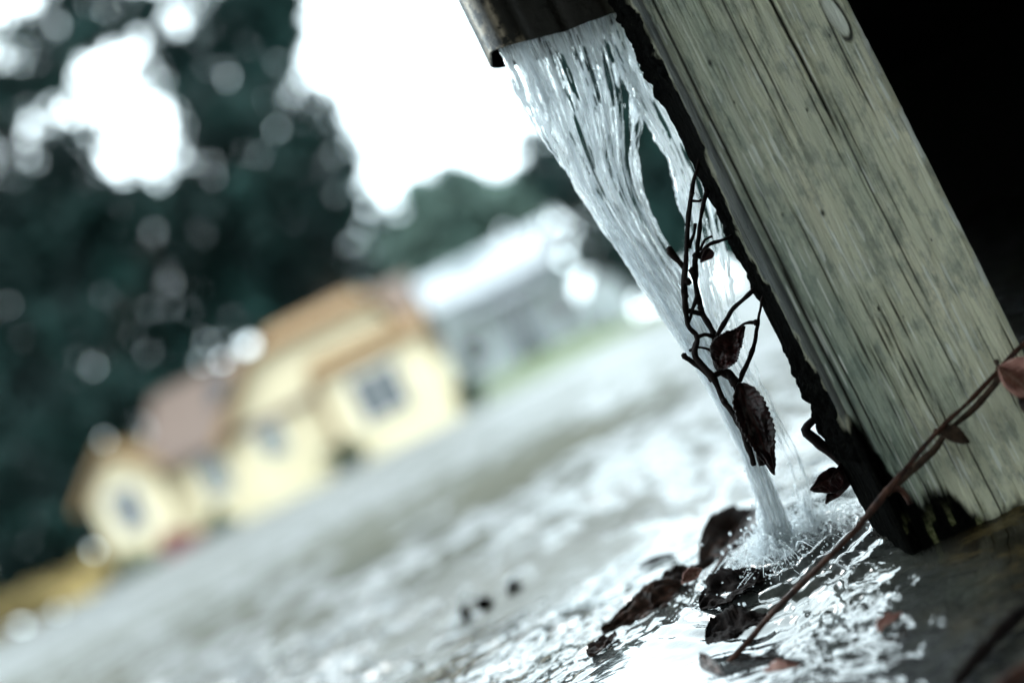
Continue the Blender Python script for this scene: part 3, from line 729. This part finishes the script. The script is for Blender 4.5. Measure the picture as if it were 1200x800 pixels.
def holes_main(s, t, seed):
    n = fbm(s * 17, t * 5.0 + s * 1.5, seed + 9, 3)
    dens = .38 - .20 * ss(.45, .95, s) * ss(.0, .08, t) * ss(.34, .16, t) + .25 * ss(.38, .55, t) - .10 * ss(.25, .05, t) + .4 * ss(.015, 0, t)
    n2 = fbm(s * 46, t * 15 + s * 6, seed + 19, 3)
    d2 = .40 - .20 * ss(.35, .85, s) * ss(.02, .06, t) * ss(.50, .30, t) - .05 * ss(.02, .08, t) * ss(.5, .3, t) + .3 * ss(.03, 0, t)
    n3 = fbm(s * 95, t * 26, seed + 29, 2)
    return ((n > dens) | (n2 > d2) | (n3 > .50 - .06 * ss(.3, .9, s) + .3 * ss(.05, 0, t))).astype(float)
def holes_side(s, t, seed):
    n = np.maximum(fbm(s * 9, t * 9, seed + 9, 3), fbm(s * 26, t * 30, seed + 10, 3) * .95)
    dens = .36 - .26 * ss(.5, .75, t) + .5 * ss(.02, 0, t)
    return (n > dens).astype(float)
WS = thing('water_stream', 'silvery stream of water pouring from the downspout onto the street', 'water', tuple(LAND))
MAINL = [(572, 48), (583, 73), (605, 112), (628, 152), (665, 205), (702, 262), (740, 322), (775, 375), (808, 420), (840, 475), (868, 532), (887, 588), (897, 650)]
MAINR = [(731, -5), (741, 19), (752, 60), (757, 100), (755, 135), (745, 185), (757, 236), (777, 279), (800, 312), (822, 352), (843, 410), (864, 462), (888, 520), (912, 575), (940, 650)]
SIDEL = [(690, 6), (700, 30), (722, 80), (744, 128), (768, 160), (786, 202), (799, 250), (806, 300), (814, 345), (834, 400), (866, 452), (905, 505), (928, 550), (938, 612)]
SIDER = [(737, -8), (748, 15), (770, 62), (795, 120), (818, 180), (838, 230), (852, 285), (860, 335), (872, 395), (892, 445), (922, 500), (945, 550), (958, 610)]
def S(o): return adopt(o, WS)
S(sheet('main_sheet', MAINL, MAINR, .697, 300, 700, 100, holes_main, .0016, .0011, None, M_WATER, .02))
S(sheet('back_sheet', MAINL, MAINR, .706, 150, 400, 200, lambda s, t, q: (fbm(s * 14, t * 9, q + 9, 3) > .02 + .5 * ss(.4, .6, t)).astype(float), .002, .0012, None, M_WATER, -.15, .05))
S(sheet('side_sheet', SIDEL, SIDER, .703, 130, 560, 300, holes_side, .0014, .0010, None, M_WATER, .05, .10))

# splash where the stream lands: curved spouts, beads and froth
def icos(V0, F0, c, r):
    b = len(V0); k = 1.618
    base = [(-1, k, 0), (1, k, 0), (-1, -k, 0), (1, -k, 0), (0, -1, k), (0, 1, k), (0, -1, -k), (0, 1, -k), (k, 0, -1), (k, 0, 1), (-k, 0, -1), (-k, 0, 1)]
    for v in base: V0.append((c[0] + v[0] * r[0] / 1.9, c[1] + v[1] * r[0] / 1.9, c[2] + v[2] * r[1] / 1.9))
    for f in ((0, 11, 5), (0, 5, 1), (0, 1, 7), (0, 7, 10), (0, 10, 11), (1, 5, 9), (5, 11, 4), (11, 10, 2), (10, 7, 6), (7, 1, 8), (3, 9, 4), (3, 4, 2), (3, 2, 6), (3, 6, 8), (3, 8, 9), (4, 9, 5), (2, 4, 11), (6, 2, 10), (8, 6, 7), (9, 8, 1)):
        F0.append([b + i for i in f])
specs = []
for k in range(520):
    c = LAND if rnd.random() < .68 else LAND2
    a = rnd.uniform(0, 2 * math.pi); r0 = rnd.uniform(0, .011); r1 = r0 + abs(rnd.gauss(0, .012)); hgt = abs(rnd.gauss(0, .008)) + .0015
    p0 = Vector((c.x + r0 * math.cos(a), c.y + r0 * math.sin(a), -.002)); a += rnd.gauss(0, .3)
    p2 = Vector((c.x + r1 * 1.5 * math.cos(a), c.y + r1 * 1.5 * math.sin(a), hgt * rnd.uniform(.2, 1))); p1 = (p0 + p2) / 2 + Vector((0, 0, hgt * .7))
    q = rnd.uniform(.00012, .0004); specs.append(([p0, p1, p2], [q * 1.3, q, q * .35]))
sp = tubes('splash', specs, M_FOAM, n=6, knob=.6, res=.0025)
a_ = sp.data.attributes.new('aer', 'FLOAT', 'POINT'); a_.data.foreach_set('value', rs.rand(len(sp.data.vertices)).astype(np.float32) * .3 + .5); S(sp)
V0, F0 = [], []
for k in range(2400):
    c = LAND if rnd.random() < .6 else LAND2
    a = rnd.uniform(0, 2 * math.pi); r = abs(rnd.gauss(0, .022)); z = abs(rnd.gauss(0, .010)) * math.exp(-r / .03)
    q = rnd.uniform(.00018, .0007) * (1 if r > .01 else 1.3)
    x, y = c.x + r * math.cos(a), c.y + r * math.sin(a)
    icos(V0, F0, (x, y, z + float(terrain(x, y))), (q, q * rnd.uniform(.8, 1.5)))
for k in range(130):
    c = LAND if rnd.random() < .6 else LAND2
    a = rnd.uniform(0, 2 * math.pi); r = abs(rnd.gauss(.012, .03)); z = abs(rnd.gauss(.006, .016)) * math.exp(-r / .06); q = rnd.uniform(.0005, .0012)
    x, y = c.x + r * math.cos(a), c.y + r * math.sin(a); icos(V0, F0, (x, y, z + .001 + float(terrain(x, y))), (q, q * rnd.uniform(.9, 1.6)))
me = bpy.data.meshes.new('droplets'); me.from_pydata(V0, [], F0); dr = link('droplets', me, M_FOAM, None, True); S(dr); dr['kind'] = 'stuff'
a_ = me.attributes.new('aer', 'FLOAT', 'POINT'); a_.data.foreach_set('value', rs.rand(len(me.vertices)).astype(np.float32))
# froth mound
rr_, th = np.meshgrid(np.linspace(0, 1, 90), np.linspace(0, 2 * math.pi, 240)[:-1], indexing='ij')
mxy = (np.array(LAND[:2]) * .55 + np.array(LAND2[:2]) * .45)
fq = .75 + .6 * vn(np.cos(th) * 3 + 9, np.sin(th) * 3 + 9, 46); fx = mxy[0] + rr_ * .046 * fq * np.cos(th); fy = mxy[1] + rr_ * .040 * fq * np.sin(th)
fz = -.003 + (1 - rr_ ** 2) * .005 + .009 * (1 - rr_) ** .5 * fbm(fx * 170, fy * 170, 44, 5)
S(npmesh('froth', np.stack([fx, fy, fz], -1).reshape(-1, 3), gridfaces(90, 239, True), M_FOAM, attrs={'aer': np.clip(.7 + fbm(fx * 150, fy * 150, 45, 3), 0, 1)}))

# ------------------------------------------------------------------ twigs and leaves
TD = .654
def pz(pts, d=TD, j=.004, seed=0):
    r = random.Random(seed); return [at(x, y, d + r.uniform(-j, j)) for x, y in pts]
def knobs(spec): return spec

def leaf(name, base, tip, width, d, mat, curl=.5, twist=0., seed=0, parent=None, tipd=None, ser=.06, fold=.25, nl=60, nw=26, shape=.55, droop=0., crumple=.09, flat=None):
    b = at(*base, d); t = at(*tip, d if tipd is None else tipd)
    ax = (t - b); L = ax.length; ax = ax.normalized()
    vw = (CAM - b).normalized(); side_ = ax.cross(vw).normalized(); nr_ = side_.cross(ax).normalized()
    if flat is not None:
        side_ = ax.cross(Vector((0, -math.sin(flat), math.cos(flat)))).normalized(); nr_ = side_.cross(ax).normalized()
    side_r = side_ * math.cos(twist) + nr_ * math.sin(twist); nr_ = nr_ * math.cos(twist) - side_ * math.sin(twist)
    u = np.linspace(0, 1, nl)[:, None]; v_ = np.linspace(-1, 1, nw)[None, :]
    prof = (np.sin(np.clip(u ** shape, 0, 1) * math.pi)) ** .8 * (1 - .25 * u)
    serr = 1 + ser * (np.abs(((u * 17 + .1 * seed) % 1) - .5) * 2 - .5) + .10 * fbm(u * 5, v_ * .3 + seed, seed, 2)
    wv = width / 2 * prof * serr * v_
    off = curl * width * (np.abs(v_) ** 2 * .5 * prof) + fold * width * np.abs(v_) * prof * .5 + droop * L * np.sin(u * math.pi)
    off = off + crumple * width * fbm(u * 6, v_ * 2.4 + 5, seed + 4, 4) * (1 + 0 * v_)
    bx, bs, bn = np.array(ax), np.array(side_r), np.array(nr_)
    P = np.array(b) + bx * (u * L + 0 * v_)[..., None] + bs * (wv + 0 * u)[..., None] + bn * (off + 0 * u)[..., None]
    vein = np.exp(-(v_ / .07) ** 2) + .6 * np.exp(-((((u * 9 - np.abs(v_) * 1.6) % 1) - .5) / .08) ** 2) * (np.abs(v_) < .9)
    o = npmesh(name, P.reshape(-1, 3), gridfaces(nl, nw), mat, None, attrs={'vein': np.clip(vein + 0 * u, 0, 1) * .8})
    m_ = o.modifiers.new('thickness', 'SOLIDIFY'); m_.thickness = .0005
    if parent: adopt(o, parent)
    return o

K = .00048     # metres per photo pixel at the twigs
tw = thing('bare_twig', 'dark bare twig with red-brown leaves hanging beside the falling water', 'twig', tuple(at(965, 590, .68)))
A = [(822, 178), (815, 205), (811, 226), (806, 264), (803, 313), (802, 346), (806, 380), (817, 395), (815, 418), (834, 440), (849, 470), (868, 500), (884, 545)]
Bp = [(829, 223), (821, 256), (817, 294), (814, 320), (821, 361), (838, 395), (842, 429), (860, 446), (872, 478), (884, 500), (893, 545)]
def rads(*a): return [x * K for x in a]
adopt(tubes('stem', [(pz(A, TD, .002, 1), rads(1.5, 1.8, 2.2, 2.4, 2.6, 3.0, 2.6, 3.2, 2.8, 3.6, 3.2, 3.0, 2.6)),
                     (pz(Bp, TD + .003, .002, 2), rads(2.6, 2.0, 2.6, 3.2, 2.8, 3.4, 3.6, 4.2, 4.4, 4.0, 3.0))], M_TWIG, knob=.75, res=.0018), tw)
side_tw = [([(858, 277), (845, 282), (830, 287), (819, 303)], (2.0, 1.6, 1.8, 2.4)), ([(835, 277), (826, 281), (820, 294)], (1.5, 1.3, 1.5)),
           ([(785, 293), (790, 299), (796, 306), (804, 316)], (4.4, 3.6, 2.6, 2.8)), ([(884, 339), (872, 350), (860, 361), (850, 376), (838, 398)], (2.6, 1.9, 2.6, 2.2, 2.6)),
           ([(895, 342), (889, 372), (884, 402), (876, 424), (866, 448)], (1.4, 1.6, 2.6, 2.2, 2.6)), ([(887, 378), (873, 379), (862, 389), (852, 402), (842, 408)], (2.4, 1.5, 1.3, 1.3, 1.3)),
           ([(801, 417), (812, 424), (822, 432), (836, 445)], (2.8, 2.6, 2.6, 3.2)), ([(808, 411), (818, 407), (830, 409), (838, 414)], (1.6, 1.5, 1.4, 2.2)),
           ([(803, 363), (812, 365), (822, 367)], (3.2, 2.4, 3.2)), ([(811, 235), (819, 236), (822, 234)], (1.6, 1.8, 2.0)), ([(807, 290), (813, 275), (815, 262)], (2.4, 1.8, 1.5)),
           ([(806, 380), (812, 362), (818, 345)], (2.2, 1.7, 2.4)), ([(838, 395), (826, 392), (817, 395)], (2.2, 1.8, 2.4)), ([(836, 440), (850, 434), (858, 442)], (2.6, 3.0, 4.2))]
for k, (pts, rd) in enumerate(side_tw):
    adopt(tubes('twig_branch', [(pz(pts, TD + .001, .0015, 30 + k), rads(*rd))], M_TWIG, knob=.8, res=.0016, seed=k * 3), tw)
for x, y, r in ((811, 226, 3.4), (806, 264, 3.6), (803, 346, 4.6), (817, 395, 4.0), (815, 300, 4.2), (821, 361, 4.2), (842, 425, 5.4), (860, 447, 6.4), (886, 378, 4.0), (828, 223, 3.4), (785, 293, 4.8), (834, 440, 4.6), (802, 417, 4.0), (812, 318, 5.6), (806, 330, 4.8), (849, 470, 4.2)):
    V0, F0 = [], []; icos(V0, F0, at(x, y, TD - .0005), (r * K * .9, r * K * 1.1))
    me = bpy.data.meshes.new('bud'); me.from_pydata(V0, [], F0); adopt(link('bud', me, M_TWIG, None, True), tw)
o = leaf('leaf', (843, 432), (872, 382), .0165, .650, M_REDLEAF, .7, .35, 3, tw, .646, shape=.8, crumple=.28, ser=.14); o['label'] = 'curled dark red leaf halfway up the twig'
o = leaf('leaf', (866, 449), (908, 556), .0185, .650, M_REDLEAF, .35, .15, 5, tw, .654, ser=.16, shape=.72, crumple=.2); o['label'] = 'long dark serrated leaf hanging low on the twig'
leaf('leaf', (833, 293), (821, 307), .0055, .651, M_REDLEAF, .6, .2, 6, tw)
# snapped dark twig and leaf close to the foot of the post
t2 = thing('bent_twig', 'short bent dark twig sticking out of the mould at the post foot', 'twig', tuple(at(985, 540, .70)))
adopt(tubes('stem', [(pz([(958, 488), (944, 503), (956, 516), (975, 530), (1000, 552)], .668, .001, 5), rads(3.4, 4.6, 5.6, 6, 6.5))], M_TWIG, knob=.5, res=.002), t2)
leaf('leaf', (985, 552), (950, 574), .014, .662, M_REDLEAF, .7, .3, 7, t2, shape=.8)
t3 = leaf('dead_leaf', (992, 540), (968, 590), .012, .666, M_REDLEAF, .5, .5, 8, shape=.8)
tag(t3, 'small dark red leaf stuck to the mouldy post foot above the splash', 'leaf')

# long reddish stem in front of the post
ls = thing('long_stem', 'long thin reddish stem leaning diagonally across the post', 'stem', tuple(at(845, 784, .575)))
LS = [(846, 784), (878, 750), (915, 708), (955, 668), (1000, 622), (1038, 578), (1062, 548), (1085, 520), (1110, 494), (1140, 466), (1172, 432), (1210, 392), (1260, 345)]
ds = np.linspace(.602, .600, len(LS))
adopt(tubes('main_stem', [([at(x, y, d) for (x, y), d in zip(LS, ds)], rads(2.8, 2.5, 2.8, 2.5, 2.7, 3.2, 2.4, 2.1, 2.3, 2.0, 2.3, 2.2, 2.2))], M_STEM, knob=.7, res=.003, n=10), ls)
L2 = [(1040, 580), (1066, 553), (1094, 528), (1112, 504), (1142, 478), (1166, 450), (1174, 436)]
o = tubes('thin_branch', [([at(x, y, .606) for x, y in L2], rads(2.6, 3.2, 3.4, 2.6, 3, 3.2, 2.6))], M_BARK, knob=.6, res=.003, seed=4); adopt(o, ls)
adopt(tubes('spur', [([at(x, y, .605) for x, y in [(1040, 574), (1052, 572), (1062, 580), (1067, 590)]], rads(4.2, 3.2, 2.8, 2.6))], M_STEM, knob=.7, res=.002), ls)
for x, y, r in ((1040, 575, 7), (1098, 506, 6.5), (1172, 432, 7.5), (1168, 424, 5), (1108, 498, 6), (955, 668, 5.8), (1066, 548, 5.6)):
    V0, F0 = [], []; icos(V0, F0, at(x, y, .6035), (r * K * .62, r * K * .7))
    me = bpy.data.meshes.new('node'); me.from_pydata(V0, [], F0); adopt(link('node', me, M_BARK, None, True), ls)
leaf('leaf', (1099, 505), (1136, 518), .0092, .602, M_BARK, .5, .5, 9, ls, shape=.9)
o = leaf('leaf', (1170, 430), (1212, 462), .0215, .598, M_PINKLEAF, .9, .3, 10, ls, shape=.75, fold=.5); o['label'] = 'curled pink withered leaf near the top of the stem'
leaf('leaf', (1190, 452), (1222, 500), .014, .60, M_BROWNLEAF, .6, .5, 11, ls, shape=.8)

# rotting leaves and scraps lying in the water
def gpt(px, py, dz=.002):
    """where the sight line through a photo pixel meets the ground"""
    u, v_ = px - 600, 400 - py; dr = FWD + IR * (u / F_PX) + IU * (v_ / F_PX); d = .7
    for _ in range(12):
        p = CAM + dr * d; zt = float(terrain(p.x, p.y)) + dz; d = (zt - CAM.z) / dr.z
    return d
def gleaf(label, base, tip, width, mat, seed, lift=.004, name='dead_leaf', **kw):
    o = leaf(name, base, tip, width, gpt(*base, lift), mat, seed=seed, tipd=gpt(*tip, lift), **{**{'crumple': .3}, **kw})
    return tag(o, label, 'leaf', 'dead leaves lying in the water')
gleaf('large brown leaf standing up edgewise right beside the splash', (820, 660), (886, 594), .030, M_BROWNLEAF, 12, .003, curl=.5, twist=.3, shape=.85, fold=.35, crumple=.2)
gleaf('dark crumpled leaf with pale pink rim, middle of the debris line', (764, 712), (836, 658), .022, M_BROWNLEAF, 13, .001, curl=.5, twist=.1, shape=.8, flat=1.0, crumple=.3)
gleaf('torn dark leaf with pointed tip at the far end of the debris', (806, 684), (706, 740), .021, M_BROWNLEAF, 14, .002, curl=.3, twist=-.1, shape=.7, ser=.10, flat=.9, crumple=.3)
gleaf('small pink curled leaf scrap between two dark leaves', (800, 682), (822, 667), .008, M_PINKLEAF, 15, .009, curl=.8, twist=.3, shape=.9)
gleaf('black leaf shape added as the dark reflection under the splash', (822, 714), (905, 668), .038, M_TWIG, 16, -.0012, curl=.1, twist=0, shape=.8, flat=.25, crumple=.12)  # black sheet standing in for the pool's dark reflection
gleaf('black leaf shape added as the dark reflection at the pool rim', (828, 752), (900, 722), .034, M_TWIG, 17, -.0014, curl=.1, twist=0, shape=.8, flat=.2, crumple=.12)  # second black sheet, also in place of a dark reflection
gleaf('pale brown leaf scrap at the foot of the long stem', (820, 768), (850, 792), .007, M_BROWNLEAF, 18, .004, curl=.5, twist=-.3, shape=.8)
gleaf('flat reddish leaf scrap at the bottom edge by the long stem', (896, 786), (938, 777), .008, M_PINKLEAF, 19, .002, curl=.3, shape=.8, flat=.3, crumple=.2)
gleaf('small reddish leaf floating where the water turns dark', (1030, 738), (1056, 717), .007, M_PINKLEAF, 20, .002, curl=.6, shape=.8, flat=.3, crumple=.2)
gleaf('dark narrow leaf fragment floating off from the others', (748, 664), (792, 650), .010, M_TWIG, 22, .002, curl=.2, shape=.8, flat=.3, crumple=.2)
gleaf('dark leaf strip trailing behind the debris line', (690, 768), (722, 742), .010, M_BROWNLEAF, 23, .002, curl=.3, shape=.8, flat=.4, crumple=.3)
for tx_, (bx, tp_, wd_) in (('largest', ((596, 696), (610, 684), .014)), ('second', ((560, 714), (578, 704), .014)), ('third', ((540, 722), (552, 716), .012))):
    gleaf({'largest': 'blurred dark leaf bit alone on the pale wet street, nearest the debris', 'second': 'blurred dark leaf bit, middle one of three on the pale street', 'third': 'blurred dark leaf bit farthest from the debris on the pale street'}[tx_], bx, tp_, wd_, M_TWIG, 30 + len(tx_), .003, curl=.6, twist=.3, shape=.8)
def gtwig(label, pts, r, mat, seed):
    o = tubes('loose_twig', [([at(x, y, gpt(x, y, .004)) for x, y in pts], [q * K for q in r])], mat, knob=.7, res=.002, seed=seed)
    return tag(o, label, 'twig', 'loose twigs in the water')
gtwig('thin pale twig lying over the brown leaf by the splash', [(838, 668), (852, 645), (866, 624), (876, 604)], (2, 2.4, 2, 1.4), M_STEM, 3)
gtwig('hair thin twig crossing the brown leaf sideways', [(822, 648), (846, 650), (866, 638)], (.9, 1.1, .8), M_STEM, 4)
gtwig('dark thin twig lying along the pool below the splash', [(868, 772), (905, 770), (940, 776)], (1.8, 2, 1.4), M_TWIG, 5)
gtwig('dark twig lying in the shallow water at the corner', [(1120, 800), (1150, 765), (1185, 728), (1230, 690)], (4, 5, 5, 4), M_TWIG, 6)
gtwig('short brown twig end poking in at the frame corner', [(1170, 806), (1190, 792), (1220, 775)], (5, 5, 5), M_STEM, 7)
